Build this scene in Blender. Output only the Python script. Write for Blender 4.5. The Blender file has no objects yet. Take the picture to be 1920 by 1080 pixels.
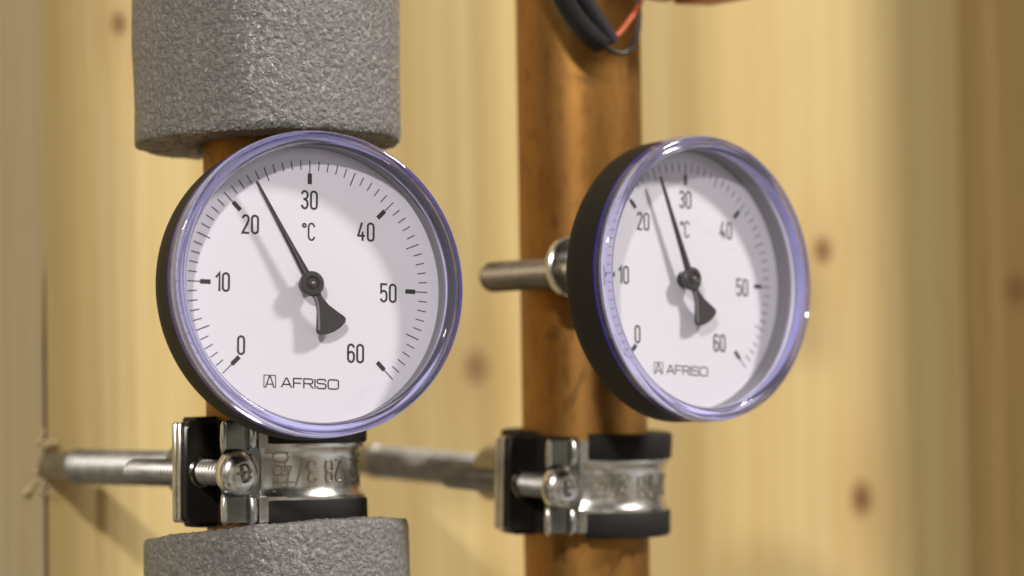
import bpy, math, random
from math import sin, cos, pi, radians, sqrt, atan, hypot
from mathutils import Vector, Matrix, noise

random.seed(7)
MM = 0.001
scene = bpy.context.scene
COL = scene.collection

# ------------------------------------------------------------------ camera, lamps, exposure
ANG = radians(37)                                   # the lens looks at the wall this far off square
RH = Vector((cos(ANG), -sin(ANG), 0)); FH = Vector((sin(ANG), cos(ANG), 0)); UP = Vector((0, 0, 1))
PITCH, ROLL = atan(260 / 6000), 0.016
fw = FH * cos(PITCH) + UP * sin(PITCH)
up0 = UP * cos(PITCH) - FH * sin(PITCH)
cr = RH * cos(ROLL) - up0 * sin(ROLL)
cu = up0 * cos(ROLL) + RH * sin(ROLL)
cam = bpy.data.cameras.new('camera'); camo = bpy.data.objects.new('camera', cam); COL.objects.link(camo)
M = Matrix((cr, cu, -fw)).transposed().to_4x4()
M.translation = (RH * 50.1 - FH * 667) * MM
camo.matrix_world = M
cam.lens = 6000 / 1920 * 36; cam.sensor_width = 36; cam.clip_start = 0.02; cam.clip_end = 20
cam.dof.use_dof = True; cam.dof.focus_distance = 0.632; cam.dof.aperture_fstop = 11
scene.camera = camo

world = bpy.data.worlds.new('World'); scene.world = world; world.use_nodes = True
wn, wl = world.node_tree.nodes, world.node_tree.links      # the dim, timber-lined room in front of the wall, far out of focus
bg = wn['Background']; bg.inputs[1].default_value = 0.68
wtc = wn.new('ShaderNodeTexCoord'); wno = wn.new('ShaderNodeTexNoise'); wno.inputs['Scale'].default_value = 2.2; wno.inputs['Detail'].default_value = 1.5
wrm = wn.new('ShaderNodeValToRGB'); we = wrm.color_ramp.elements; we.new(0.5); we.new(0.6)
for el, (p, c) in zip(we, [(0.34, (0.035, 0.033, 0.035, 1)), (0.44, (0.21, 0.175, 0.125, 1)), (0.53, (0.54, 0.44, 0.29, 1)), (0.66, (0.95, 0.93, 0.92, 1))]): el.position = p; el.color = c
wmp = wn.new('ShaderNodeMapping'); wmp.inputs['Location'].default_value = (1.3, 0, 0); wl.new(wtc.outputs['Generated'], wmp.inputs[0]); wl.new(wmp.outputs[0], wno.inputs['Vector']); wl.new(wno.outputs[0], wrm.inputs[0]); wl.new(wrm.outputs[0], bg.inputs[0])

def lamp(name, direction, dist, size, power, color, target=(30, 0, 30), shape='DISK', sy=None):
    d = Vector(direction).normalized()
    L = bpy.data.lights.new(name, 'AREA'); L.shape = shape; L.size = size
    if sy: L.size_y = sy
    L.energy = power; L.color = color
    o = bpy.data.objects.new(name, L); COL.objects.link(o)
    o.location = (Vector(target) + d * dist) * MM
    o.rotation_euler = d.to_track_quat('Z', 'Y').to_euler()
    return o
def cdir(x, toward, z): return RH * x - FH * toward + UP * z
lamp('work_lamp', cdir(-0.12, 1.0, 0.50), 1300, 0.07, 10.8, (1.0, 0.925, 0.84))
lamp('ceiling_lamp', cdir(0.80, 0.14, 0.64), 2500, 0.30, 72.0, (1.0, 0.92, 0.82))
scene.view_settings.view_transform = 'Standard'; scene.view_settings.look = 'None'
scene.view_settings.exposure = -0.14; scene.view_settings.gamma = 1
scene.cycles.max_bounces = 12; scene.cycles.transmission_bounces = 12; scene.cycles.transparent_max_bounces = 16
scene.cycles.glossy_bounces = 6; scene.cycles.sample_clamp_indirect = 6
scene.cycles.use_denoising = True

# ------------------------------------------------------------------ materials
def mat(name):
    m = bpy.data.materials.new(name); m.use_nodes = True
    nt = m.node_tree
    return m, nt, nt.nodes, nt.links, nt.nodes['Principled BSDF']
def node(nt, t, **kw):
    n = nt.nodes.new(t)
    for k, v in kw.items():
        if k in n.inputs.keys(): n.inputs[k].default_value = v
        else: setattr(n, k, v)
    return n
def ramp(nt, stops):
    r = nt.nodes.new('ShaderNodeValToRGB'); e = r.color_ramp.elements
    while len(e) < len(stops): e.new(0.5)
    for el, (p, c) in zip(e, stops):
        el.position = p; el.color = (*c, 1) if len(c) == 3 else c
    return r
def objvec(nt, sx=1, sy=1, sz=1):
    tc = nt.nodes.new('ShaderNodeTexCoord'); mp = nt.nodes.new('ShaderNodeMapping')
    mp.inputs['Scale'].default_value = (sx, sy, sz)
    nt.links.new(tc.outputs['Object'], mp.inputs['Vector']); return mp.outputs['Vector']
def bump(nt, height, strength, dist, prev=None):
    b = nt.nodes.new('ShaderNodeBump'); b.inputs['Strength'].default_value = strength; b.inputs['Distance'].default_value = dist
    nt.links.new(height, b.inputs['Height'])
    if prev: nt.links.new(prev, b.inputs['Normal'])
    return b.outputs['Normal']
def mth(nt, op, a, b=None, c=None, clamp=False):
    n = nt.nodes.new('ShaderNodeMath'); n.operation = op; n.use_clamp = clamp
    for i, v in enumerate((a, b, c)):
        if v is None: continue
        if isinstance(v, (int, float)): n.inputs[i].default_value = v
        else: nt.links.new(v, n.inputs[i])
    return n.outputs[0]
def mixc(nt, f, a, b, blend='MIX'):
    n = nt.nodes.new('ShaderNodeMix'); n.data_type = 'RGBA'; n.blend_type = blend
    for s, v in ((0, f), (6, a), (7, b)):
        if isinstance(v, (int, float)): n.inputs[s].default_value = v
        elif isinstance(v, tuple): n.inputs[s].default_value = (*v, 1)
        else: nt.links.new(v, n.inputs[s])
    return n.outputs[2]

def simple(name, col, rough=0.5, metal=0.0, spec=0.5, nscale=0, nstr=0.0, var=0.0, vscale=200):
    m, nt, N, L, P = mat(name)
    P.inputs['Base Color'].default_value = (*col, 1); P.inputs['Roughness'].default_value = rough
    P.inputs['Metallic'].default_value = metal; P.inputs['Specular IOR Level'].default_value = spec
    if nscale:
        n = node(nt, 'ShaderNodeTexNoise', Scale=nscale, Detail=4.0); L.new(objvec(nt), n.inputs['Vector'])
        L.new(bump(nt, n.outputs[0], nstr, 0.0002), P.inputs['Normal'])
    if var:
        n2 = node(nt, 'ShaderNodeTexNoise', Scale=vscale, Detail=5.0); L.new(objvec(nt), n2.inputs['Vector'])
        c1 = tuple(x * (1 - var) for x in col); c2 = tuple(min(1, x * (1 + var)) for x in col)
        r = ramp(nt, [(0.3, c1), (0.7, c2)]); L.new(n2.outputs[0], r.inputs[0]); L.new(r.outputs[0], P.inputs['Base Color'])
        rr = node(nt, 'ShaderNodeMapRange'); rr.inputs['To Min'].default_value = max(0.02, rough - 0.1); rr.inputs['To Max'].default_value = rough + 0.12
        L.new(n2.outputs[0], rr.inputs['Value']); L.new(rr.outputs[0], P.inputs['Roughness'])
    return m

def wood(name, dark, light, knots, seed, streak=(0.50, 0.30, 0.12)):
    """planed spruce: long grain along Z, knots (x, z, rx, rz, depth of colour) in mm"""
    m, nt, N, L, P = mat(name)
    tc = nt.nodes.new('ShaderNodeTexCoord'); sp = nt.nodes.new('ShaderNodeSeparateXYZ'); L.new(tc.outputs['Object'], sp.inputs[0])
    x = mth(nt, 'MULTIPLY', sp.outputs[0], 1000.0); z = mth(nt, 'MULTIPLY', sp.outputs[2], 1000.0)
    kmask = None; xx = x; halo = None
    for (kx, kz, rx, rz, s) in knots:
        dx = mth(nt, 'SUBTRACT', x, kx); dz = mth(nt, 'SUBTRACT', z, kz)
        a = mth(nt, 'DIVIDE', dx, rx); b = mth(nt, 'DIVIDE', dz, rz)
        d2 = mth(nt, 'ADD', mth(nt, 'MULTIPLY', a, a), mth(nt, 'MULTIPLY', b, b))
        k = mth(nt, 'MULTIPLY', mth(nt, 'SUBTRACT', 1.35, mth(nt, 'SQRT', d2), None, True), s)
        kmask = k if kmask is None else mth(nt, 'MAXIMUM', kmask, k)
        # the grain bows round the knot
        b2 = mth(nt, 'DIVIDE', dz, rz * 4.5); a2 = mth(nt, 'DIVIDE', dx, rx * 3.2)
        g = mth(nt, 'EXPONENT', mth(nt, 'MULTIPLY', mth(nt, 'ADD', mth(nt, 'MULTIPLY', a2, a2), mth(nt, 'MULTIPLY', b2, b2)), -1.0))
        xx = mth(nt, 'SUBTRACT', xx, mth(nt, 'MULTIPLY', mth(nt, 'MULTIPLY', dx, g), 0.62))
        halo = g if halo is None else mth(nt, 'ADD', halo, g)
    cb = nt.nodes.new('ShaderNodeCombineXYZ')
    L.new(mth(nt, 'ADD', xx, seed * 61.3), cb.inputs[0]); L.new(mth(nt, 'MULTIPLY', z, 0.018), cb.inputs[2]); cb.inputs[1].default_value = seed * 7.7
    n1 = node(nt, 'ShaderNodeTexNoise', Scale=0.16, Detail=2.5, Roughness=0.5, Distortion=0.5); L.new(cb.outputs[0], n1.inputs['Vector'])
    n2 = node(nt, 'ShaderNodeTexNoise', Scale=1.9, Detail=3.0, Roughness=0.6); L.new(cb.outputs[0], n2.inputs['Vector'])
    n3 = node(nt, 'ShaderNodeTexNoise', Scale=0.035, Detail=2.0); L.new(cb.outputs[0], n3.inputs['Vector'])
    r1 = ramp(nt, [(0.22, dark), (0.50, tuple((a + b) / 2 for a, b in zip(dark, light))), (0.72, light)]); L.new(n1.outputs[0], r1.inputs[0])
    r2 = ramp(nt, [(0.32, (0.93, 0.91, 0.87)), (0.62, (1, 1, 1))]); L.new(n2.outputs[0], r2.inputs[0])
    r3 = ramp(nt, [(0.35, (0.90, 0.84, 0.74)), (0.6, (1.0, 1.0, 1.0))]); L.new(n3.outputs[0], r3.inputs[0])
    c = mixc(nt, 1.0, r1.outputs[0], r2.outputs[0], 'MULTIPLY'); c = mixc(nt, 1.0, c, r3.outputs[0], 'MULTIPLY')
    # a few stronger late-wood lines
    w = node(nt, 'ShaderNodeTexNoise', Scale=0.30, Detail=0.0); cb2 = nt.nodes.new('ShaderNodeCombineXYZ')
    L.new(mth(nt, 'ADD', xx, seed * 19.1 + 300), cb2.inputs[0]); L.new(mth(nt, 'MULTIPLY', z, 0.006), cb2.inputs[2]); L.new(cb2.outputs[0], w.inputs['Vector'])
    rw = ramp(nt, [(0.60, (0, 0, 0)), (0.68, (1, 1, 1))]); L.new(w.outputs[0], rw.inputs[0])
    c = mixc(nt, mth(nt, 'MULTIPLY', rw.outputs[0], 0.22), c, streak)
    if kmask is not None:
        c = mixc(nt, mth(nt, 'MULTIPLY', halo, 0.35, None, True), c, (0.47, 0.27, 0.10))
        c = mixc(nt, mth(nt, 'MINIMUM', kmask, 0.93), c, (0.16, 0.065, 0.025))
    L.new(c, P.inputs['Base Color']); P.inputs['Roughness'].default_value = 0.52; P.inputs['Specular IOR Level'].default_value = 0.35
    f = node(nt, 'ShaderNodeTexNoise', Scale=6.0, Detail=3.0); L.new(cb.outputs[0], f.inputs['Vector'])
    L.new(bump(nt, f.outputs[0], 0.25, 0.0001), P.inputs['Normal'])
    return m

def foam_mat():
    m, nt, N, L, P = mat('grey_foam')
    v = objvec(nt, 1, 1, 1)
    a = node(nt, 'ShaderNodeTexNoise', Scale=700.0, Detail=3.0, Roughness=0.65, Distortion=1.8); L.new(v, a.inputs['Vector'])
    b = node(nt, 'ShaderNodeTexVoronoi', Scale=820.0, feature='F1'); L.new(v, b.inputs['Vector'])
    w = node(nt, 'ShaderNodeTexNoise', Scale=36.0, Detail=2.0); L.new(v, w.inputs['Vector'])
    h = mth(nt, 'ADD', a.outputs[0], mth(nt, 'MULTIPLY', b.outputs['Distance'], -0.5))
    L.new(bump(nt, h, 1.0, 0.0014), P.inputs['Normal'])
    r = ramp(nt, [(0.25, (0.19, 0.19, 0.196)), (0.6, (0.30, 0.298, 0.306)), (0.8, (0.40, 0.397, 0.41))]); L.new(a.outputs[0], r.inputs[0])
    L.new(r.outputs[0], P.inputs['Base Color'])
    P.inputs['Roughness'].default_value = 0.30; P.inputs['Specular IOR Level'].default_value = 0.8
    return m

def copper_mat():
    m, nt, N, L, P = mat('tarnished_copper')
    v = objvec(nt, 1, 1, 0.45)
    a = node(nt, 'ShaderNodeTexNoise', Scale=45.0, Detail=5.0, Roughness=0.55, Distortion=0.5); L.new(v, a.inputs['Vector'])
    r = ramp(nt, [(0.26, (0.27, 0.125, 0.032)), (0.46, (0.36, 0.182, 0.050)), (0.62, (0.40, 0.21, 0.062)), (0.84, (0.48, 0.29, 0.11))]); L.new(a.outputs[0], r.inputs[0])
    s = node(nt, 'ShaderNodeTexNoise', Scale=420.0, Detail=3.0); L.new(objvec(nt, 1, 1, 0.5), s.inputs['Vector'])
    rs = ramp(nt, [(0.30, (0.62, 0.55, 0.5)), (0.48, (1, 1, 1))]); L.new(s.outputs[0], rs.inputs[0])
    L.new(mixc(nt, 0.6, r.outputs[0], mixc(nt, 1.0, r.outputs[0], rs.outputs[0], 'MULTIPLY')), P.inputs['Base Color'])
    P.inputs['Metallic'].default_value = 0.9
    sp = node(nt, 'ShaderNodeTexNoise', Scale=150.0, Detail=2.0, Distortion=0.8); L.new(objvec(nt, 1, 1, 0.8), sp.inputs['Vector'])
    rsp = ramp(nt, [(0.66, (0, 0, 0)), (0.72, (1, 1, 1))]); L.new(sp.outputs[0], rsp.inputs[0])
    base = P.inputs['Base Color'].links[0].from_socket
    L.new(mixc(nt, mth(nt, 'MULTIPLY', rsp.outputs[0], 0.55), base, (0.14, 0.07, 0.03)), P.inputs['Base Color'])
    mr = node(nt, 'ShaderNodeMapRange'); mr.inputs['To Min'].default_value = 0.38; mr.inputs['To Max'].default_value = 0.54
    L.new(a.outputs[0], mr.inputs['Value']); L.new(mr.outputs[0], P.inputs['Roughness'])
    L.new(bump(nt, s.outputs[0], 0.12, 0.0002), P.inputs['Normal'])
    return m

def lens_mat():
    m, nt, N, L, P = mat('clear_window'); nt.nodes.remove(P)
    out = nt.nodes['Material Output']
    t = nt.nodes.new('ShaderNodeBsdfTransparent'); t.inputs[0].default_value = (0.975, 0.975, 0.985, 1)
    g = nt.nodes.new('ShaderNodeBsdfGlossy'); g.inputs['Roughness'].default_value = 0.06
    sm = node(nt, 'ShaderNodeTexNoise', Scale=55.0, Detail=4.0, Distortion=1.2); L.new(objvec(nt, 1, 2.5, 1), sm.inputs['Vector'])
    sr = node(nt, 'ShaderNodeMapRange'); sr.inputs['From Min'].default_value = 0.35; sr.inputs['From Max'].default_value = 0.7; sr.inputs['To Min'].default_value = 0.03; sr.inputs['To Max'].default_value = 0.30
    L.new(sm.outputs[0], sr.inputs['Value']); L.new(sr.outputs[0], g.inputs['Roughness'])
    fr = nt.nodes.new('ShaderNodeFresnel'); fr.inputs[0].default_value = 1.5
    ge = nt.nodes.new('ShaderNodeNewGeometry')      # reflect at the front skin only: a thin sheet has no inner mirror
    k = mth(nt, 'MULTIPLY', fr.outputs[0], mth(nt, 'SUBTRACT', 1.0, ge.outputs['Backfacing']))
    mx = nt.nodes.new('ShaderNodeMixShader'); L.new(k, mx.inputs[0]); L.new(t.outputs[0], mx.inputs[1]); L.new(g.outputs[0], mx.inputs[2])
    L.new(mx.outputs[0], out.inputs[0]); return m

def rim_mat():
    m, nt, N, L, P = mat('violet_tinted_clear_plastic')
    P.inputs['Base Color'].default_value = (0.73, 0.73, 1.0, 1); P.inputs['Roughness'].default_value = 0.04
    P.inputs['IOR'].default_value = 1.5; P.inputs['Transmission Weight'].default_value = 0.95
    n = node(nt, 'ShaderNodeTexNoise', Scale=260.0, Detail=3.0); L.new(objvec(nt), n.inputs['Vector'])
    L.new(bump(nt, n.outputs[0], 0.10, 0.0002), P.inputs['Normal'])
    return m

M_FOAM = foam_mat(); M_COPPER = copper_mat(); M_LENS = lens_mat(); M_RIM = rim_mat()
M_BLACK = simple('black_plastic', (0.017, 0.0155, 0.013), 0.6, spec=0.3, nscale=900, nstr=0.15)
M_RUBBER = simple('black_rubber', (0.012, 0.0115, 0.012), 0.7, spec=0.3, nscale=700, nstr=0.3)
M_DIAL = simple('white_dial_enamel', (0.765, 0.765, 0.865), 0.42, spec=0.3)
M_PAD = simple('glossy_black_rubber', (0.014, 0.011, 0.009), 0.28)
M_DARKREFL = simple('zinc_dark_reflection', (0.20, 0.21, 0.20), 0.16, metal=1.0, nscale=300, nstr=0.06, var=0.3, vscale=180)  # zinc darkened in colour to mimic a dark reflection on the ears
M_MARK = simple('stamped_marks', (0.46, 0.43, 0.37), 0.35, metal=1.0)
M_SLEEVE = simple('grey_liner', (0.22, 0.215, 0.25), 0.5)
M_BRONZED = simple('browned_steel', (0.25, 0.21, 0.15), 0.45, metal=0.85, var=0.2)
M_EDGEREFL = simple('violet_edge_reflection', (0.045, 0.04, 0.42), 0.2)
M_REFLECTOR = simple('pale_added_reflector', (0.74, 0.74, 0.97), 0.4)
M_INK = simple('dark_grey_ink', (0.03, 0.03, 0.04), 0.5)
M_NEEDLE = simple('dark_grey_pointer', (0.045, 0.043, 0.05), 0.38, nscale=600, nstr=0.1)
M_ZINC = simple('galvanised_steel', (0.74, 0.75, 0.76), 0.24, metal=1.0, nscale=350, nstr=0.04, var=0.14, vscale=260)
M_THREAD = simple('dull_zinc_thread', (0.38, 0.38, 0.365), 0.44, metal=1.0, var=0.2, vscale=300)
M_DULL = simple('dull_steel', (0.36, 0.335, 0.28), 0.48, metal=0.85, nscale=500, nstr=0.2, var=0.2)
M_REDWIRE = simple('red_insulation', (0.50, 0.09, 0.03), 0.4)
M_BLKWIRE = simple('black_cable_jacket', (0.016, 0.015, 0.017), 0.36)
M_REDPL = simple('dark_red_plastic', (0.30, 0.018, 0.012), 0.45)

# ------------------------------------------------------------------ mesh tools (coordinates in mm)
class MB:
    def __init__(s): s.v = []; s.f = []
    def add(s, vs, fs):
        o = len(s.v); s.v += [tuple(v) for v in vs]; s.f += [tuple(i + o for i in f) for f in fs]; return s
    def grid(s, rows, close_u=False, close_v=False):
        n = len(rows); k = len(rows[0]); o = len(s.v)
        for r in rows: s.v += [tuple(p) for p in r]
        for i in range(n if close_v else n - 1):
            for j in range(k if close_u else k - 1):
                a = o + i * k + j; b = o + i * k + (j + 1) % k; i2 = (i + 1) % n
                s.f.append((a, b, o + i2 * k + (j + 1) % k, o + i2 * k + j))
        return s
    def lathe(s, prof, seg=64, closed=False, a0=0, a1=2 * pi, M=None, caps=False):
        full = abs(a1 - a0 - 2 * pi) < 1e-6
        n = seg if full else seg + 1
        rows = []
        for i in range(n):
            a = a0 + (a1 - a0) * i / seg
            r_ = [Vector((r * cos(a), r * sin(a), z)) for r, z in prof]
            if M: r_ = [M @ p for p in r_]
            rows.append(r_)
        o = len(s.v); k = len(prof)
        s.grid(rows, close_u=closed, close_v=full)
        if not full and closed:
            s.f.append(tuple(o + j for j in range(k))); s.f.append(tuple(o + (n - 1) * k + j for j in reversed(range(k))))
        return s
    def box(s, lo, hi, M=None, bev=0.0):
        (x0, y0, z0), (x1, y1, z1) = lo, hi
        b = bev
        ring = lambda y, i: [(x0 + b + i, y, z0 + i), (x1 - b - i, y, z0 + i), (x1 - i, y, z0 + b + i), (x1 - i, y, z1 - b - i), (x1 - b - i, y, z1 - i), (x0 + b + i, y, z1 - i), (x0 + i, y, z1 - b - i), (x0 + i, y, z0 + b + i)]
        if b == 0:
            vs = [(x0, y0, z0), (x1, y0, z0), (x1, y1, z0), (x0, y1, z0), (x0, y0, z1), (x1, y0, z1), (x1, y1, z1), (x0, y1, z1)]
            fs = [(0, 3, 2, 1), (4, 5, 6, 7), (0, 1, 5, 4), (1, 2, 6, 5), (2, 3, 7, 6), (3, 0, 4, 7)]
        else:
            e = min(b * 0.3, (y1 - y0) * 0.3)
            R = [ring(y0, e), ring(y0 + e, 0), ring(y1 - e, 0), ring(y1, e)]
            vs = [p for r in R for p in r]; fs = [tuple(reversed(range(8))), tuple(24 + i for i in range(8))]
            for k in range(3):
                for i in range(8): fs.append((k * 8 + i, k * 8 + (i + 1) % 8, k * 8 + 8 + (i + 1) % 8, k * 8 + 8 + i))
            fs = [tuple(f) for f in fs]
        if M: vs = [M @ Vector(v) for v in vs]
        return s.add(vs, fs)
    def prism(s, outline, z0, z1, M=None):
        n = len(outline)
        vs = [Vector((x, y, z0)) for x, y in outline] + [Vector((x, y, z1)) for x, y in outline]
        if M: vs = [M @ v for v in vs]
        fs = [tuple(reversed(range(n))), tuple(range(n, 2 * n))] + [(i, (i + 1) % n, n + (i + 1) % n, n + i) for i in range(n)]
        return s.add(vs, fs)
    def tube(s, pts, rad, seg=14, cap=True):
        pts = [Vector(p) for p in pts]; n = len(pts); rows = []
        rr = rad if isinstance(rad, (list, tuple)) else [rad] * n
        T = [(pts[min(i + 1, n - 1)] - pts[max(i - 1, 0)]).normalized() for i in range(n)]
        ref = Vector((0, 0, 1)) if abs(T[0].z) < 0.9 else Vector((1, 0, 0))
        u = T[0].cross(ref).normalized()
        for i in range(n):
            u = (u - T[i] * u.dot(T[i])).normalized(); w = T[i].cross(u)
            rows.append([pts[i] + (u * cos(2 * pi * j / seg) + w * sin(2 * pi * j / seg)) * rr[i] for j in range(seg)])
        o = len(s.v); s.grid(rows, close_u=True)
        if cap:
            s.f.append(tuple(o + j for j in reversed(range(seg)))); s.f.append(tuple(o + (n - 1) * seg + j for j in range(seg)))
        return s
    def build(s, name, material, parent=None, smooth=True, angle=35):
        me = bpy.data.meshes.new(name)
        me.from_pydata([(x * MM, y * MM, z * MM) for x, y, z in s.v], [], s.f); me.validate()
        import bmesh
        bm = bmesh.new(); bm.from_mesh(me); bmesh.ops.recalc_face_normals(bm, faces=bm.faces)
        if smooth:
            for f in bm.faces: f.smooth = True
            lim = radians(angle)
            for e in bm.edges:
                if len(e.link_faces) == 2 and e.calc_face_angle(0) > lim: e.smooth = False
        bm.to_mesh(me); bm.free()
        if smooth:
            pass
        me.materials.append(material)
        o = bpy.data.objects.new(name, me); COL.objects.link(o)
        if parent: o.parent = parent
        return o

def bez(P, n=24):
    """Catmull-Rom through the points"""
    P = [Vector(p) for p in P]; Q = [P[0] * 2 - P[1]] + P + [P[-1] * 2 - P[-2]]; out = []
    for i in range(1, len(Q) - 2):
        a, b, c, d = Q[i - 1:i + 3]
        for k in range(n):
            t = k / n
            out.append(0.5 * ((2 * b) + (c - a) * t + (2 * a - 5 * b + 4 * c - d) * t * t + (3 * b - a - 3 * c + d) * t ** 3))
    out.append(P[-1]); return out

def thread(mb, R, y0, y1, pitch, depth, M=None, seg=40, taper=0.8):
    """a real helical thread round local Y"""
    per = 6; n = int((y1 - y0) / pitch * per); rows = []
    for i in range(n + 1):
        y = y0 + (y1 - y0) * i / n; row = []
        e = min(1.0, (y - y0) / taper, (y1 - y) / taper)
        for j in range(seg):
            th = 2 * pi * j / seg
            f = ((y / pitch) + j / seg) % 1.0
            t = 1 - abs(2 * f - 1)
            t = min(1, max(0, (t - 0.12) / 0.70))
            r = R - depth * (1 - t) - (1 - max(0, e)) * depth * 0.9
            p = Vector((r * cos(th), y, r * sin(th)))
            row.append(M @ p if M else p)
        rows.append(row)
    o = len(mb.v); mb.grid(rows, close_u=True)
    mb.f.append(tuple(o + j for j in range(seg))); mb.f.append(tuple(o + n * seg + j for j in reversed(range(seg))))

def yl(mb, prof, seg=48, closed=False, M=None, x=0, z=0):
    """lathe round local Y: prof = (radius, y)"""
    R = Matrix.Translation((x, 0, z)) @ Matrix.Rotation(radians(-90), 4, 'X')
    if M: R = M @ R
    return mb.lathe([(r, y) for r, y in prof], seg, closed, M=R)     # after the turn the lathe axis is +Y

def empty(name, loc, rot=None, **props):
    o = bpy.data.objects.new(name, None); COL.objects.link(o)
    o.empty_display_size = 0.01
    m = (rot.to_4x4() if rot else Matrix.Identity(4)); m.translation = Vector(loc) * MM
    o.matrix_world = m
    for k, v in props.items(): o[k] = v
    return o

# ------------------------------------------------------------------ stroke lettering
def arc(cx, cy, rx, ry, a0, a1, n=10):
    return [(cx + rx * cos(radians(a0 + (a1 - a0) * i / n)), cy + ry * sin(radians(a0 + (a1 - a0) * i / n))) for i in range(n + 1)]
def rrect(x0, y0, x1, y1, r, n=5):
    p = arc(x1 - r, y1 - r, r, r, 0, 90, n) + arc(x0 + r, y1 - r, r, r, 90, 180, n) + arc(x0 + r, y0 + r, r, r, 180, 270, n) + arc(x1 - r, y0 + r, r, r, 270, 360, n)
    return p + [p[0]]
W = 0.36
GL = {
 '0': [rrect(0, 0, W, 1, W / 2)],
 '1': [[(0.0, 0.76), (0.20, 1.0), (0.20, 0.0)]],
 '2': [arc(W / 2, 0.79, W / 2, 0.21, 165, -15) + [(0.30, 0.58), (0.0, 0.0), (W, 0.0)]],
 '3': [arc(W / 2, 0.77, W / 2, 0.23, 160, -90, 10) , arc(W / 2, 0.26, W / 2, 0.26, 90, -160, 10), [(W / 2 - 0.05, 0.53), (W / 2, 0.53)]],
 '4': [[(0.22, 1.0), (0.0, 0.26), (W + 0.03, 0.26)], [(0.27, 0.48), (0.27, 0.0)]],
 '5': [[(W, 1.0), (0.03, 1.0), (0.02, 0.52)] + arc(W / 2, 0.40, W / 2, 0.22, 130, 0, 6) + arc(W / 2, 0.22, W / 2, 0.22, 0, -160, 8)],
 '6': [arc(W / 2, 0.80, W / 2, 0.20, 15, 180, 8) + [(0, 0.22)] + arc(W / 2, 0.22, W / 2, 0.22, 180, 360, 8) + arc(W / 2, 0.38, W / 2, 0.20, 0, 165, 8)],
 '8': [rrect(0.02, 0.54, W - 0.02, 1, 0.15), rrect(0, 0, W, 0.54, 0.17)],
 'C': [arc(W / 2, 0.78, W / 2, 0.22, 10, 180, 8) + arc(W / 2, 0.22, W / 2, 0.22, 180, 350, 8)],
 'deg': [arc(0.11, 0.86, 0.10, 0.10, 0, 360, 14)],
 '/': [[(0, -0.1), (0.36, 1.1)]],
 '-': [[(0, 0.5), (0.26, 0.5)]],
 '"': [[(0.04, 1.0), (0.04, 0.75)], [(0.20, 1.0), (0.20, 0.75)]],
 'p': [[(0, -0.35), (0, 0.68)], rrect(0, 0, 0.42, 0.68, 0.2)],
 'a': [[(0.42, 0), (0.42, 0.5)] + arc(0.22, 0.48, 0.20, 0.20, 0, 150, 6), rrect(0, 0, 0.42, 0.40, 0.18)],
 't': [[(0.12, 0.95), (0.12, 0.18)] + arc(0.28, 0.16, 0.16, 0.16, 180, 280, 5), [(-0.04, 0.66), (0.36, 0.66)]],
 '.': [[(0, 0.0), (0, 0.10)]],
 'A': [[(0, 0), (0.50, 1.0), (0.62, 1.0), (1.12, 0)], [(0.22, 0.32), (0.90, 0.32)]],
 'F': [[(0, 0), (0, 1), (0.92, 1)], [(0, 0.5), (0.78, 0.5)]],
 'R': [[(0, 0), (0, 1)] + arc(0.80, 0.74, 0.22, 0.26, 90, -90, 8) + [(0, 0.48)], [(0.62, 0.48), (1.02, 0)]],
 'I': [[(0, 0), (0, 1)]],
 'S': [[(1.0, 0.80)] + arc(0.78, 0.80, 0.2, 0.2, 20, 90, 4) + arc(0.22, 0.77, 0.22, 0.23, 90, 250, 7) + arc(0.80, 0.26, 0.22, 0.26, 80, -90, 7) + arc(0.2, 0.2, 0.2, 0.2, 270, 170, 4)],
 'O': [rrect(0, 0, 1.18, 1, 0.26)],
}
def ribbon(mb, pts, w, fn, h):
    """stroke of width w along pts; fn(u, v, height) places it"""
    P = [Vector(p) for p in pts]; closed = (P[0] - P[-1]).length < 1e-6
    if closed: P = P[:-1]
    n = len(P); L_, R_ = [], []
    for i in range(n):
        a = P[(i - 1) % n] if (closed or i > 0) else None
        b = P[(i + 1) % n] if (closed or i < n - 1) else None
        d1 = (P[i] - a).normalized() if a is not None and (P[i] - a).length > 1e-9 else None
        d2 = (b - P[i]).normalized() if b is not None and (b - P[i]).length > 1e-9 else None
        d1 = d1 or d2; d2 = d2 or d1
        t = (d1 + d2); t = t.normalized() if t.length > 1e-6 else d1
        k = 1 / max(0.45, t.dot(d1)); nn = Vector((-t.y, t.x)) * (w / 2 * k)
        p = P[i].copy()
        if not closed and i == 0: p = p - t * w * 0.25
        if not closed and i == n - 1: p = p + t * w * 0.25
        L_.append(p + nn); R_.append(p - nn)
    rows = [[fn(l.x, l.y, 0), fn(l.x, l.y, h), fn(r.x, r.y, h), fn(r.x, r.y, 0)] for l, r in zip(L_, R_)]
    mb.grid(rows, close_v=closed)
    if not closed:
        o = len(mb.v) - 4 * n; mb.f.append((o, o + 1, o + 2, o + 3)); mb.f.append((o + 4 * n - 1, o + 4 * n - 2, o + 4 * n - 3, o + 4 * n - 4))
def write(mb, word, size, stroke, gap, fn, h, x0=0, y0=0, centre=True, ys=1.0, xs=1.0):
    adv = []; x = 0
    for ch in word:
        if ch == ' ': x += 0.3; adv.append(None); continue
        xs_ = [p[0] for s_ in GL[ch] for p in s_]; lo, hi = min(xs_), max(xs_)
        adv.append(x - lo); x += hi - lo + gap
    tot = x - gap
    off = -tot / 2 if centre else 0
    for ch, a in zip(word, adv):
        if a is None: continue
        for s_ in GL[ch]:
            ribbon(mb, [((px + a + off) * size * xs + x0, (py - (0.5 if centre else 0)) * size * ys + y0) for px, py in s_], stroke, fn, h)

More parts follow.
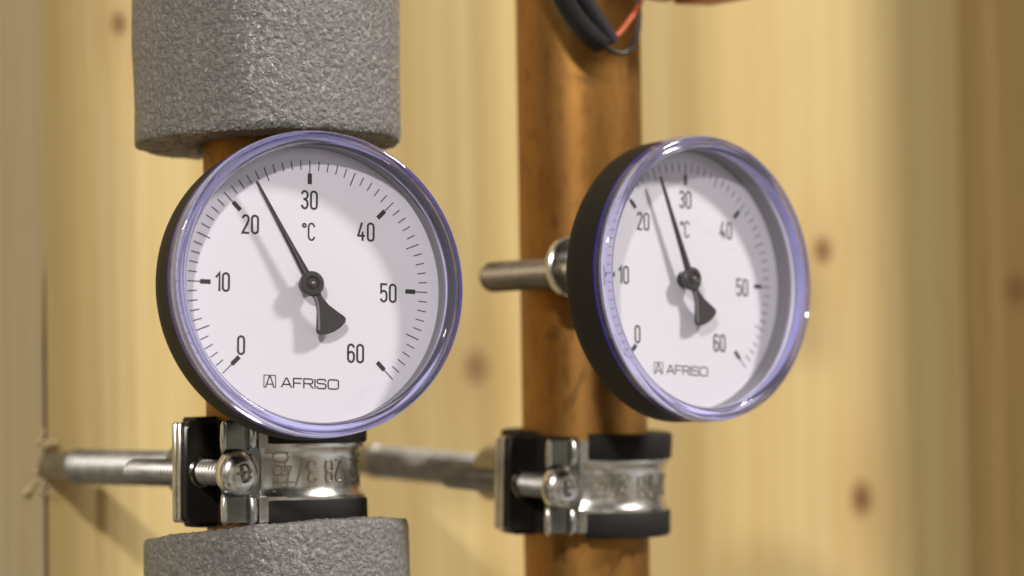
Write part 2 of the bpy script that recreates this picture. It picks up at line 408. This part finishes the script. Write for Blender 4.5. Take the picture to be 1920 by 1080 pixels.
# ------------------------------------------------------------------ plank wall
WALL_Y = 97.0
wall = empty('wall', (0, WALL_Y, 0), kind='structure', label='wall of upright planed spruce planks with knots behind the pipes')
ZB, ZT = -190.0, 260.0
def plank(x0, x1, front, edge_notch, m, name='plank'):
    """front = y of its face in front of the wall line; a sunk lip 14 mm wide runs down its left edge"""
    mb = MB(); ch = 0.12 if edge_notch else 0.9
    prof = [(x0, 0.0), (x0 + 12.7, 0.0), (x0 + 13.0, -0.35), (x0 + 14.3, -front + 0.25), (x0 + 14.9, -front), (x1 - ch, -front), (x1 - ch * 0.17, -front + 0.5 * ch), (x1, -front + 1.3 * ch), (x1, 14), (x0, 14)]
    zs = [ZB, 20, 36, 40, 44, ZT] if edge_notch else [ZB, ZT]
    rows = []
    for z in zs:
        cut = 0.0
        if edge_notch: cut = 0.95 if z < 30 else (0.55 if z < 38 else (0.25 if z < 42 else 0.0))
        rows.append([(x - (cut if x > x1 - 5 else 0), y, z) for x, y in prof])
    o = len(mb.v); mb.grid(rows, close_u=True)
    k = len(prof); mb.f.append(tuple(o + j for j in range(k))); mb.f.append(tuple(o + (len(zs) - 1) * k + j for j in reversed(range(k))))
    return mb.build(name, m, wall, angle=20)
W1 = wood('grey_cream_spruce', (0.52, 0.43, 0.25), (0.62, 0.53, 0.34), [(-60, 60, 4, 6, 0.8)], 1, (0.44, 0.27, 0.14))
W2 = wood('yellow_spruce', (0.59, 0.455, 0.20), (0.69, 0.57, 0.295), [(17.6 + 1.5, 96.9, 2.3, 3.0, 0.75), (122.6, 15.2, 4.2, 4.6, 0.62)], 2, (0.55, 0.34, 0.12))
W3 = wood('knotty_yellow_spruce', (0.60, 0.46, 0.21), (0.68, 0.56, 0.30), [(243.1, 47.6, 3.6, 4.0, 0.9), (255.9, -21.7, 4.0, 5.0, 0.95)], 3, (0.52, 0.33, 0.13))
W4 = wood('shadow_brown_spruce', (0.45, 0.31, 0.13), (0.56, 0.415, 0.19), [(319.7, 37.5, 5.0, 5.0, 0.55)], 4)  # darker brown paints in the shadow at the right end of the wall
plank(-149, -0.004, 0.03, True, W1); plank(0, 149, 1.8, False, W2); plank(149.3, 298, 1.6, False, W3); plank(298.4, 447, 1.6, False, W4); plank(447.3, 600, 1.5, False, W2)
plank(-300, -149.4, 1.2, False, W3)
mb = MB(); mb.box((-0.93, 0.3, ZB), (-0.04, 13, 37)); mb.build('joint_shade_strip', simple('dark_joint_shade', (0.045, 0.035, 0.03), 0.9), wall, smooth=False)  # dark strip set in the crack in place of its shade
mb = MB(); mb.box((-300, 15, ZB), (600, 22, ZT)); mb.build('wall_batten_board', simple('dark_batten', (0.10, 0.07, 0.04), 0.8), wall)

# ------------------------------------------------------------------ copper pipes
def pipe(x, z0, z1, label):
    t = empty('copper_pipe', (x, 0, 0), label=label, category='pipe', group='upright copper pipes')
    mb = MB(); n = 30
    rows = []
    for i in range(n + 1):
        z = z0 + (z1 - z0) * i / n
        rows.append([((14 + 0.05 * noise.noise(Vector((cos(a) * 2, sin(a) * 2, z / 25 + x)))) * cos(a), 14 * sin(a), z) for a in [2 * pi * j / 96 for j in range(96)]])
    mb.grid(rows, close_u=True)
    mb.lathe([(13, z0), (13, z1)], 48)
    mb.build('tube', M_COPPER, t)
    return t
pipe(0, -150, 220, 'copper pipe wrapped in grey foam above and below the front gauge')
pipe(82.5, -150, 220, 'bare tarnished copper pipe behind the second gauge, right of the foam-wrapped pipe')

# ------------------------------------------------------------------ foam sleeves
def sleeve(cx, cy, R, zcut, top, label, seed):
    """foam tube round the left pipe; zcut(a) is the height of its torn end at angle a; top = the other end's height"""
    t = empty('foam_sleeve', (cx, cy, 0), label=label, category='pipe insulation', group='grey foam sleeves on the left pipe')
    mb = MB(); na = 620; sgn = 1 if top > 0 else -1
    ang = [2 * pi * j / na for j in range(na)]
    def ns(a, z, k, amp, s=0): return amp * noise.noise(Vector((cos(a) * R * k, sin(a) * R * k, z * k + s + seed)))
    ri = 14.6
    prof = []
    # inside wall, rounded cut face, outside
    prof += [(ri, 30.0), (ri, 6.0), (ri + 0.3, 0.8)]
    for k in range(9): prof.append((ri + 1.2 + (R - 3.2 - ri) * k / 8, 0.0))
    prof += [(R - 0.75, 0.12), (R - 0.3, 0.4), (R - 0.05, 0.95)]
    d = 2.2; H = 46.0
    rows = []
    for r, dz in prof:
        row = []
        for a in ang:
            z = zcut(a) + sgn * dz
            rough = ns(a, z + r * 3, 0.35, 0.25) + ns(a, z + r * 5, 1.6, 0.55) if dz < 0.9 else 0
            row.append(((r + ns(a, z, 0.9, 0.10)) * cos(a), (r + ns(a, z, 0.9, 0.10)) * sin(a), z - sgn * abs(rough) * 0.9 + sgn * 0.3))
        rows.append(row)
    while d < H:
        row = []
        for a in ang:
            z0 = zcut(a) + sgn * d
            f = min(1.0, d / H); z = z0 * (1 - f) + (zcut(0) + sgn * d) * f
            rr = R + ns(a, z, 0.85, 0.10) + ns(a, z, 2.0, 0.05, 9) + ns(a, z, 0.05, 0.5)
            row.append((rr * cos(a), rr * sin(a), z))
        rows.append(row); d += 0.34
    ze = zcut(0) + sgn * H
    for z in (ze + sgn * 5, top): rows.append([(R * cos(a), R * sin(a), z) for a in ang])
    rows.append([(14.6 * cos(a), 14.6 * sin(a), top) for a in ang])
    mb.grid(rows, close_u=True)
    mb.build('foam_tube', M_FOAM, t, angle=80)
    return t
def cz(a):    # split of a horizontal direction into camera-right and depth shares
    v = Vector((cos(a), sin(a), 0)); return v.dot(RH), v.dot(FH)
def cut_up(a):
    r, d = cz(a); return 59.2 + 0.3 * r - 0.8 * d + 0.5 * noise.noise(Vector((r * 3, d * 3, 1)))
def cut_low(a):
    r, d = cz(a); return -20.4 + 1.75 * r - 1.7 * d + 0.25 * noise.noise(Vector((r * 4, d * 4, 5)))
sleeve(-0.4, 0.2, 27.8, cut_up, 200, 'grey foam pipe sleeve above the front gauge, cut end with a hollow below', 3.0)
sleeve(0.4, 0.1, 27.5, cut_low, -150, 'grey foam pipe sleeve below the pipe clamp, with a ragged torn top edge', 11.0)

pipe(368, -190, 620, 'unseen foam-wrapped copper pipe outside the frame, added to shade the wall')
ns_ = empty('foam_sleeve', (368, 0, 0), label='unseen grey foam sleeve outside the frame, added to shade the wall', category='pipe insulation')
mb = MB(); mb.lathe([(14.6, -190), (27.8, -190), (27.8, 600), (14.6, 600)], 96, True); mb.build('foam_tube', M_FOAM, ns_)  # unseen pipe and sleeve, added so their shadow falls on the right-hand planks

# ------------------------------------------------------------------ pipe clamps (local: X along the wall, -Y out of the wall, Z up)
def clamp(loc, rot, label, bolt_len, seed):
    t = empty('pipe_clamp', loc, rot, label=label, category='pipe clamp', group='steel pipe clamps screwed to the wall')
    def band_prof(dr=0.0):      # rolled steel strap: hollow waist, lips at both edges
        o = [(17.55, 0), (17.6, 2.6), (17.8, 3.8), (18.3, 4.7), (18.6, 5.5), (18.5, 6.2)]
        out = [(r, -z) for r, z in reversed(o[1:])] + o
        inn = [(r - 1.1, z) for r, z in reversed(out)]
        return out + inn
    A0 = math.atan2(-13.2, -12.2); A1 = radians(8)               # front strap: from the ears round the front to the far side
    mb = MB(); mb.lathe(band_prof(), 90, True, A0, A1)
    st = mb.build('front_strap', M_ZINC, t)
    # ear of the front strap, with a rolled flange where it meets the band and a notch for the screw head
    mb = MB()
    Mx = Matrix.Rotation(radians(90), 4, 'X')
    def plate(mb_, xs0, xs1, y0, y1, z0, z1, b=1.2): mb_.box((xs0, y0, z0), (xs1, y1, z1), bev=b)
    for s_ in (-1, 1):
        mb.box((-21.1, -13.7, 4.7), (-12.6, -12.7, 10.2), Matrix.Diagonal((1, 1, s_, 1)), bev=0.5)
    mb.box((-21.1, -13.6, -4.9), (-12.4, -12.6, 4.9), bev=0.3)
    mb.build('front_ear', M_DARKREFL, t, angle=25)
    mb = MB()          # rolled edges of the ear
    for s_ in (-1, 1):
        mb.tube([(-21.2, -13.6, 4.4 * s_), (-21.25, -13.95, 5.0 * s_), (-21.3, -14.0, 7 * s_), (-21.2, -13.95, 9.6 * s_), (-20.9, -13.6, 10.3 * s_)], [0.4, 0.68, 0.74, 0.68, 0.35], 12)
        mb.tube([(-15.0, -13.5, 4.6 * s_), (-14.7, -14.1, 5.4 * s_), (-14.5, -14.3, 7.5 * s_), (-14.6, -14.2, 9.6 * s_), (-14.9, -13.7, 10.4 * s_)], [0.5, 0.85, 0.95, 0.85, 0.4], 12)
    # flange wings bending out along the strap
    for s_ in (-1, 1):
        rows = []
        for k in range(9):
            f = k / 8; r = 18.5 + 0.6 * (1 - f); a = A0 + f * 0.30
            z0 = 5.0 * s_; z1 = (10.2 - 2.6 * f * f) * s_
            c = Vector((cos(a), sin(a), 0)) * r; c2 = Vector((cos(a), sin(a), 0)) * (r - 1.1)
            rows.append([(c.x, c.y, z0), (c.x, c.y, z1), (c2.x, c2.y, z1), (c2.x, c2.y, z0)])
        o = len(mb.v); mb.grid(rows, close_u=True); mb.f.append((o, o + 1, o + 2, o + 3)); mb.f.append((o + 35, o + 34, o + 33, o + 32))
    mb.build('ear_flange', M_ZINC, t)
    # rear strap and its double ear
    mb = MB(); mb.lathe(band_prof(), 100, True, A1 + 0.03, radians(182)); mb.build('rear_strap', M_ZINC, t)
    mb = MB(); mb.box((-22.8, 0.45, -10.2), (-14.6, 1.75, 10.3), bev=0.5); mb.build('rear_ear', M_ZINC, t)
    mb = MB(); mb.box((-22.3, -1.0, -10.5), (-13.2, 0.42, 10.6), bev=1.3); mb.build('rubber_pad', M_PAD, t)
    mb = MB(); mb.box((-23.0, 1.95, -10.2), (-14.4, 3.3, 10.3), bev=0.5); mb.build('backing_plate', M_ZINC, t)
    mb = MB(); yl(mb, [(0, -1.7), (2.9, -1.7), (3.3, -1.4), (3.35, -0.95), (0, -0.95)], 32, x=-18.4); mb.build('captive_nut', M_DARKREFL, t, angle=30)
    # rubber lining: two thick lips and a thin web
    for s_ in (1, -1):
        pr = [(14.06, 5.7), (18.8, 5.7), (19.05, 6.1), (19.15, 10.7), (18.8, 11.3), (14.4, 11.4), (14.06, 11.0)]
        mb = MB(); mb.lathe([(r, z * s_) for r, z in pr], 110, True, A0 + 0.10, radians(180)); mb.build('rubber_lip', M_RUBBER, t)
    mb = MB(); mb.lathe([(14.04, -5.6), (16.3, -5.6), (16.3, 5.6), (14.04, 5.6)], 110, True, A0 - 0.05, radians(184)); mb.build('rubber_web', M_RUBBER, t)
    mb = MB(); mb.lathe([(14.04, -10.6), (15.0, -10.6), (15.0, 10.6), (14.04, 10.6)], 20, True, radians(185), A0 - 0.07 + 2 * pi); mb.build('rubber_flap', M_RUBBER, t)
    # clamping screw
    mb = MB(); T = Matrix.Translation((-18.4, 0, 0))
    thread(mb, 2.65, -13.8, 27.0, 1.25, 0.75, T); sc = mb.build('clamping_screw', M_THREAD, t, angle=60)
    mb = MB(); R = 4.75
    yl(mb, [(0, -13.95), (R - 0.5, -13.95), (R, -13.8), (R, -15.0), (R - 0.35, -15.9), (R - 1.2, -16.7), (2.6, -17.15), (2.0, -17.2), (1.8, -16.9), (1.5, -16.5), (0, -16.4)], 56, x=-18.4)
    hd = mb.build('screw_head', M_ZINC, sc)
    mb = MB()
    for q, ln in ((0, 3.3), (180, 1.9), (90, 1.5), (270, 1.5)):       # combined slot and cross recess
        Q = Matrix.Translation((-18.4, 0, 0)) @ Matrix.Rotation(radians(q - 8), 4, 'Y')
        mb.box((0.2, -17.0, -0.2), (ln, -16.2, 0.2), Q)
    mb.build('screw_slot', simple('slot_steel', (0.30, 0.30, 0.31), 0.4, metal=1.0), hd, smooth=False)
    # weld nut and hanger bolt into the wall
    mb = MB(); yl(mb, [(0, 19.6), (5.8, 19.6), (6.4, 20.2), (6.5, 34.2), (6.0, 35.0), (0, 35.0)], 40); mb.build('weld_nut', M_DULL, t)
    mb = MB(); thread(mb, 4.0, 29, bolt_len - 15, 1.7, 1.05)
    yl(mb, [(0, bolt_len - 15.2), (3.9, bolt_len - 15.2), (4.15, bolt_len - 14.8), (4.15, bolt_len - 13.8), (3.5, bolt_len - 13.2), (0, bolt_len - 13.0)], 40)
    mb.build('hanger_bolt', M_THREAD, t, angle=60)
    mb = MB(); yl(mb, [(0, bolt_len - 13.4), (3.45, bolt_len - 13.4), (3.55, bolt_len - 12.6), (3.55, bolt_len - 1.8), (3.1, bolt_len - 0.8), (3.0, bolt_len + 6), (0, bolt_len + 6)], 8)
    mb.build('bolt_shank', M_DULL, t, angle=15)
    # embossed size and patent marks on the strap (they stand on their heads)
    def onband(u, v, h, a_c): a = a_c + u / 17.7; r = 17.58 + h + max(0, abs(v) - 2.6) * 0.14; return (r * cos(a), r * sin(a), v)
    mb = MB()
    ac = radians(-86)
    write(mb, '22-28 3/4"', 4.4, 0.34, 0.20, lambda u, v, h: onband(-u, -v, h, ac), 0.28, xs=1.1)
    mb.build('size_lettering', M_MARK, st, smooth=False)
    mb = MB(); ap = radians(-117)
    write(mb, 'pat.', 4.5, 0.34, 0.16, lambda u, v, h: onband(v, -u, h, ap), 0.28)
    mb.build('patent_lettering', M_MARK, st, smooth=False)
    return t

rotL = Matrix.Rotation(radians(0.5), 3, 'X')
clamp((0.3, 0, -8.3), rotL, 'steel pipe clamp with black rubber lining under the front gauge', 97.0, 1)
rotR = Matrix.Rotation(radians(3.2), 3, 'X')
clamp((82.5, 0, -12.5), rotR, 'rubber-lined steel pipe clamp on the bare copper pipe, below the second gauge', 97.0, 2)

# splinters and dust round the bolt hole
mb = MB()
for k in range(26):
    a = random.uniform(0, 2 * pi); r = random.uniform(3.6, 5.4) if k < 12 else random.uniform(4.5, 9)
    a = radians(random.choice((85, 95, 240, 262, 120, 215))) + random.uniform(-0.3, 0.3)
    c = Vector((r * cos(a), -0.6 - random.random() * 1.2, r * sin(a) - 6.9))
    d = Vector((random.uniform(-1, 1), random.uniform(-0.9, -0.1), random.uniform(-1, 1))).normalized()
    L_ = random.uniform(1.0, 3.0); b = Vector((random.uniform(-1, 1), random.uniform(-1, 0), random.uniform(-1, 1))) * 0.45
    pts = [c - d * L_ / 2, c + b, c + d * L_ / 2]
    mb.tube(bez(pts, 3), [random.uniform(0.14, 0.42)] * 7, 5)
sh = mb.build('wood_shavings', simple('fresh_splinters', (0.74, 0.62, 0.40), 0.7), None, angle=30)
sh.location = (0, (WALL_Y - 0.2) * MM, 0); sh['kind'] = 'stuff'; sh['label'] = 'pale splinters of wood round the bolt hole in the wall'

# ------------------------------------------------------------------ dial thermometers
def gauge(origin, normal, rot, label, ang_needle, ang_tail, tail_r, pipe_xy, seed, washer_x=-19, ZD=4.5, hub_xy=(-0.5, 0.25)):
    n = Vector(normal).normalized()
    xr = UP.cross(n).normalized(); yu = n.cross(xr)
    c, s_ = cos(radians(rot)), sin(radians(rot))
    X = xr * c - yu * s_; Y = xr * s_ + yu * c
    Rm = Matrix((X, Y, n)).transposed()
    t = empty('dial_thermometer', origin, Rm, label=label, category='thermometer', group='round dial thermometers strapped to the pipes')
    # case
    mb = MB(); mb.lathe([(0, -1.9), (28.2, -1.9), (29.3, -1.5), (29.85, -0.6), (29.9, 2.0), (29.85, 8.2), (29.7, 8.35), (29.4, 9.2), (29.25, 9.2), (27.85, 7.5), (27.85, ZD - 1.0), (0, ZD - 1.0)], 160)
    mb.build('case', M_BLACK, t)
    mb = MB(); mb.lathe([(27.84, ZD + 0.02), (27.5, ZD + 0.02), (27.5, 7.2), (27.84, 7.45)], 160, True); mb.build('inner_sleeve', M_SLEEVE, t)
    # dial and print
    mb = MB(); mb.lathe([(0, ZD - 0.8), (27.8, ZD - 0.8), (27.8, ZD), (0, ZD)], 128); dial = mb.build('dial_plate', M_DIAL, t)
    fn = lambda u, v, h: (u, v, ZD + 0.012 + h)
    for k in range(61):
        a = radians(225 - 4.5 * k); ca, sa = cos(a), sin(a); RO = 25.0
        mb = MB()
        if k % 10 == 0:
            ribbon(mb, [((RO - 2.9) * ca, (RO - 2.9) * sa), ((RO - 0.05) * ca, (RO - 0.05) * sa)] if False else [(RO * ca, RO * sa), ((RO - 2.8) * ca, (RO - 2.8) * sa)], 0.20, fn, 0.03)
            ribbon(mb, [((RO - 2.75) * ca, (RO - 2.75) * sa), ((RO - 4.45) * ca, (RO - 4.45) * sa)], 0.88, fn, 0.034)
            nm = 'main_scale_mark'
        elif k % 5 == 0:
            ribbon(mb, [(RO * ca, RO * sa), ((RO - 2.75) * ca, (RO - 2.75) * sa)], 0.22, fn, 0.03); nm = 'scale_mark'
        else:
            ribbon(mb, [(RO * ca, RO * sa), ((RO - 1.75) * ca, (RO - 1.75) * sa)], 0.20, fn, 0.03); nm = 'scale_mark'
        mb.build(nm, M_INK, dial, smooth=False)
    for word, x, y in (('30', -0.05, 17.2), ('20', -12.3, 11.7), ('10', -17.9, 0.1), ('0', -14.0, -12.1), ('40', 11.9, 11.5), ('50', 16.7, -0.5), ('60', 9.8, -12.8)):
        mb = MB(); write(mb, word, 3.45, 0.42, 0.20, fn, 0.03, x, y); mb.build('numeral', M_INK, dial, smooth=False)
    mb = MB(); write(mb, ['deg', 'C'], 3.3, 0.34, 0.17, fn, 0.03, -0.2, 10.9); mb.build('unit_symbol', M_INK, dial, smooth=False)
    mb = MB(); write(mb, 'AFRISO', 1.80, 0.26, 0.24, fn, 0.03, 0.3, -19.1, xs=1.02); mb.build('maker_lettering', M_INK, dial, smooth=False)
    mb = MB()
    q = lambda pts: [(-8.05 + x, -18.95 + y) for x, y in pts]
    ribbon(mb, q([(-1.2, -1.15), (-1.2, 1.2), (1.2, 1.2), (1.2, -1.15)]), 0.16, fn, 0.03)
    ribbon(mb, q([(-0.85, -1.15), (-0.1, 1.0), (0.1, 1.0), (0.85, -1.15)]), 0.24, fn, 0.03)
    ribbon(mb, q([(-0.62, -0.55), (0.62, -0.55)]), 0.20, fn, 0.03)
    ribbon(mb, q([(-1.2, -1.15), (-0.85, -1.15)]), 0.16, fn, 0.03); ribbon(mb, q([(0.85, -1.15), (1.2, -1.15)]), 0.16, fn, 0.03)
    mb.build('maker_emblem', M_INK, dial, smooth=False)
    # pointer: tapering needle, hub, fan-shaped counterweight
    an, at = radians(90 + ang_needle), radians(-90 + ang_tail)
    zb = ZD + 2.3; th = 0.45
    hx, hy = hub_xy
    def pol(a, l, w): return (hx + cos(a) * l - sin(a) * w, hy + sin(a) * l + cos(a) * w)
    out = []
    # right side of needle up, tip, down the left side
    up_r = [(2.0, -0.80), (8, -0.56), (15, -0.38), (22.3, -0.24)]
    out += [pol(an, l, w) for l, w in up_r] + [pol(an, 22.75, -0.10), pol(an, 22.75, 0.10)] + [pol(an, l, -w) for l, w in reversed(up_r)]
    # tail (going away from the needle), left flank to right flank
    tr = tail_r
    fan = [(1.7, -1.15), (2.7, -0.85), (3.4, -0.85), (5.2, -1.35), (7.4, -2.55), (8.6, -3.25), (9.2, -3.35), (9.75, -2.9), (10.25, -1.5), (10.4, 0.0), (10.25, 1.5), (9.75, 2.9), (9.2, 3.35), (8.6, 3.25), (7.4, 2.55), (5.2, 1.35), (3.4, 0.85), (2.7, 0.85), (1.7, 1.15)]
    out += [pol(at, l * tr / 10.4, w) for l, w in fan]
    mb = MB(); mb.prism(out, zb, zb + th)
    ndl = mb.build('pointer', M_NEEDLE, t, smooth=False)
    # raised rib along the needle's base and the tail's edge
    mb = MB(); mb.tube([Vector((*pol(an, 1.5, 0.3), zb + th)), Vector((*pol(an, 9, 0.1), zb + th)), Vector((*pol(an, 15, 0), zb + th))], [0.30, 0.22, 0.08], 8)
    mb.build('needle_rib', M_NEEDLE, ndl)
    pts = [pol(at, 2.2, -0.5), pol(at, 4.2, -0.75), pol(at, 6.5, -1.7), pol(at, 8.8, -2.8)]
    mb = MB(); mb.tube(bez([Vector((x, y, zb + th)) for x, y in pts], 6), 0.26, 8)
    mb.build('tail_rib', simple('worn_pointer_edge', (0.20, 0.20, 0.21), 0.25, spec=0.8), ndl)
    mb = MB(); mb.lathe([(0, ZD), (1.75, ZD), (1.8, ZD + 0.5), (0.8, ZD + 0.7), (0.8, zb - 0.3), (2.3, zb - 0.3), (2.45, zb), (2.45, zb + 0.9), (2.2, zb + 1.15), (1.5, zb + 1.2), (1.2, zb + 0.85), (0.95, zb + 0.85), (0.9, zb + 1.15), (0, zb + 1.2)], 56, M=Matrix.Translation((hx, hy, 0))); hub = mb.build('hub', M_NEEDLE, ndl)
    mb = MB(); mb.lathe([(0, zb + 1.0), (0.32, zb + 1.0), (0.32, zb + 1.4), (0.2, zb + 1.5), (0, zb + 1.52)], 24, M=Matrix.Translation((hx, hy, 0))); mb.build('pivot_pin', M_DULL, hub)
    # clear snap-on cover: window and thick moulded rim
    prof = [(28.6, 9.1), (28.2, 8.9), (27.3, 9.32), (27.15, 9.6), (27.2, 10.35), (27.45, 10.8), (27.9, 11.0), (28.35, 10.8), (28.6, 10.72), (28.85, 10.9), (29.25, 11.38), (29.6, 11.38), (29.95, 11.0), (30.1, 10.3), (30.1, 8.25), (29.95, 8.15), (29.9, 8.25), (29.88, 8.5), (29.7, 9.35), (29.3, 9.45)]
    mb = MB(); mb.lathe(list(reversed(prof)), 200, True); rim = mb.build('cover_rim', M_RIM, t, angle=50)
    mb = MB(); mb.lathe([(0, 9.55), (27.12, 9.55), (27.12, 10.25), (0, 10.25)], 128); mb.build('window', M_LENS, rim, angle=30)
    mb = MB(); mb.lathe([(29.9, 7.8), (30.14, 7.8), (30.16, 8.0), (30.14, 8.14), (29.9, 8.14)], 200, True); mb.build('edge_reflection_ring', M_EDGEREFL, rim)  # saturated blue paints in the reflection inside the clear plastic edge
    # lilac-white reflector ring, added under the clear rim to brighten it
    mb = MB(); mb.lathe([(27.80, 7.56), (28.35, 8.12), (28.42, 8.02), (29.2, 9.26), (29.45, 9.26), (29.45, 8.9), (28.0, 7.3)], 160, True); mb.build('added_reflector_ring', M_REFLECTOR, t)
    # mounting: stem to the pipe, bracket arm, clamping rod with disc washer
    Rt = Rm.transposed(); o = Vector(origin)
    loc = lambda p: Rt @ (Vector(p) - o)
    px, py = pipe_xy
    hn = Vector((n.x, n.y, 0)).normalized(); ht = Vector((-hn.y, hn.x, 0)) * -1          # ht: along +X side seen from the front
    if ht.x < 0: ht = -ht
    P0 = Vector((px, py, o.z))
    a = loc(P0 + hn * 13.8); stem_top = Vector((a.x, a.y, 0.4))
    mb = MB(); mb.tube([a, Vector((0, 0, 0.3))] if False else [a, Vector((a.x * 0.2, a.y * 0.2, 0.3))], 8.5, 32); mb.build('sensor_stem', M_DULL, t)
    def wpath(pts): return [loc(P0 + hn * h + ht * u + UP * v) for h, u, v in pts]
    mb = MB()
    pl = []
    for v in (-5.0, 5.0):
        pl.append(wpath([(16.5, washer_x + 6.5, v), (16.5, 6, v), (15.2, 6, v), (15.2, washer_x + 6.5, v)]))
    mb.grid(pl, close_u=True); mb.f.append((0, 1, 2, 3)); mb.f.append((7, 6, 5, 4)); mb.build('bracket_arm', M_ZINC, t, smooth=False)
    # rod and disc
    A = P0 + ht * washer_x + UP * 3.0
    Mr = Matrix((ht, -hn, UP)).transposed().to_4x4(); Mr.translation = A      # local +Y = towards the wall
    Ml = Rt.to_4x4() @ Matrix.Translation(-o) @ Mr
    mb = MB(); thread(mb, 3.35, -22.0, 9.0, 1.0, 0.42, Ml); rod = mb.build('strap_screw', M_BRONZED, t, angle=60)
    mb = MB()
    yl(mb, [(0, -17.0), (6.3, -17.0), (6.6, -17.3), (6.6, -18.6), (6.3, -18.9), (0, -18.9)], 48, M=Ml, z=1.0)
    dsc = mb.build('disc_washer', M_ZINC, t)
    mb = MB(); mb.box((-1.2, -22.4, -2.6), (1.6, -18.8, 4.4), Ml, bev=0.4); mb.build('screw_tab', M_ZINC, t, smooth=False)
    mb = MB()
    Mb = Matrix.Translation(a + Vector((0, 0, 0)))
    return t

gauge((-14.37, -33.11, 27.82), (-0.2242, -0.9724, 0.0645), 2.5, 'clear-rimmed dial thermometer in front of the foam-wrapped pipe, facing the viewer squarely', 30.3, 27.5, 10.4, (0, 0), 1, -17.8)
gauge((74.84, -41.17, 30.22), (0.0648, -0.9976, 0.0262), 2.5, 'clear-rimmed dial thermometer on the bare copper pipe, seen half from the side', 22.5, 28.0, 10.2, (82.5, 0), 2, -19.6, 3.6, (-0.9, 0.1))

# ------------------------------------------------------------------ cable and red housing at the top
t = empty('sensor_cable', (82.5, -14, 100), label='thick black cable splitting into a red wire and a thin black wire', category='cable')
def rel(p): return (p[0] - 82.5, p[1] + 14, p[2] - 100)
def path(name, pts, r, m, seg=16): mb_ = MB(); mb_.tube(bez([rel(p) for p in pts], 10), r, seg); return mb_.build(name, m, t)
path('outer_jacket', [(48, -24, 112), (56.5, -23.5, 98.5), (61.3, -23, 91), (66.0, -22.5, 86.2), (71.5, -22, 83.2)], 2.75, M_BLKWIRE, 22)
path('inner_sheath', [(54, -26.5, 104), (63.5, -25.6, 93), (69.2, -24.5, 87.3), (73.4, -23.4, 83.6)], 1.55, simple('satin_black_sheath', (0.035, 0.034, 0.045), 0.30), 16)
path('red_wire', [(72.6, -22.8, 83.4), (76.0, -22.6, 85.3), (79.4, -22.2, 88.6), (83.0, -21.5, 92.5), (86, -20, 100)], 0.62, M_REDWIRE)
path('black_wire', [(71.5, -22, 83.4), (73.6, -22, 81.8), (77.2, -22, 81.1), (80.2, -22, 82.8), (82.1, -22, 87), (82.6, -21.5, 93), (83, -20, 102)], 0.55, M_BLKWIRE)
h = empty('red_housing', (96, -22, 100), label='dark red plastic housing hanging just above the bare pipe, only its lower edge in view', category='housing')
mb = MB(); mb.box((-12, -6, -5.6), (1.5, 8, 14), Matrix.Rotation(radians(3), 4, 'Y'), bev=1.5); mb.build('left_shell', M_REDPL, h)
mb = MB(); mb.box((1.7, -6.3, -5.9), (15, 8.2, 14), Matrix.Rotation(radians(-2), 4, 'Y'), bev=1.5); mb.build('right_shell', simple('bright_red_plastic', (0.45, 0.03, 0.015), 0.4), h)
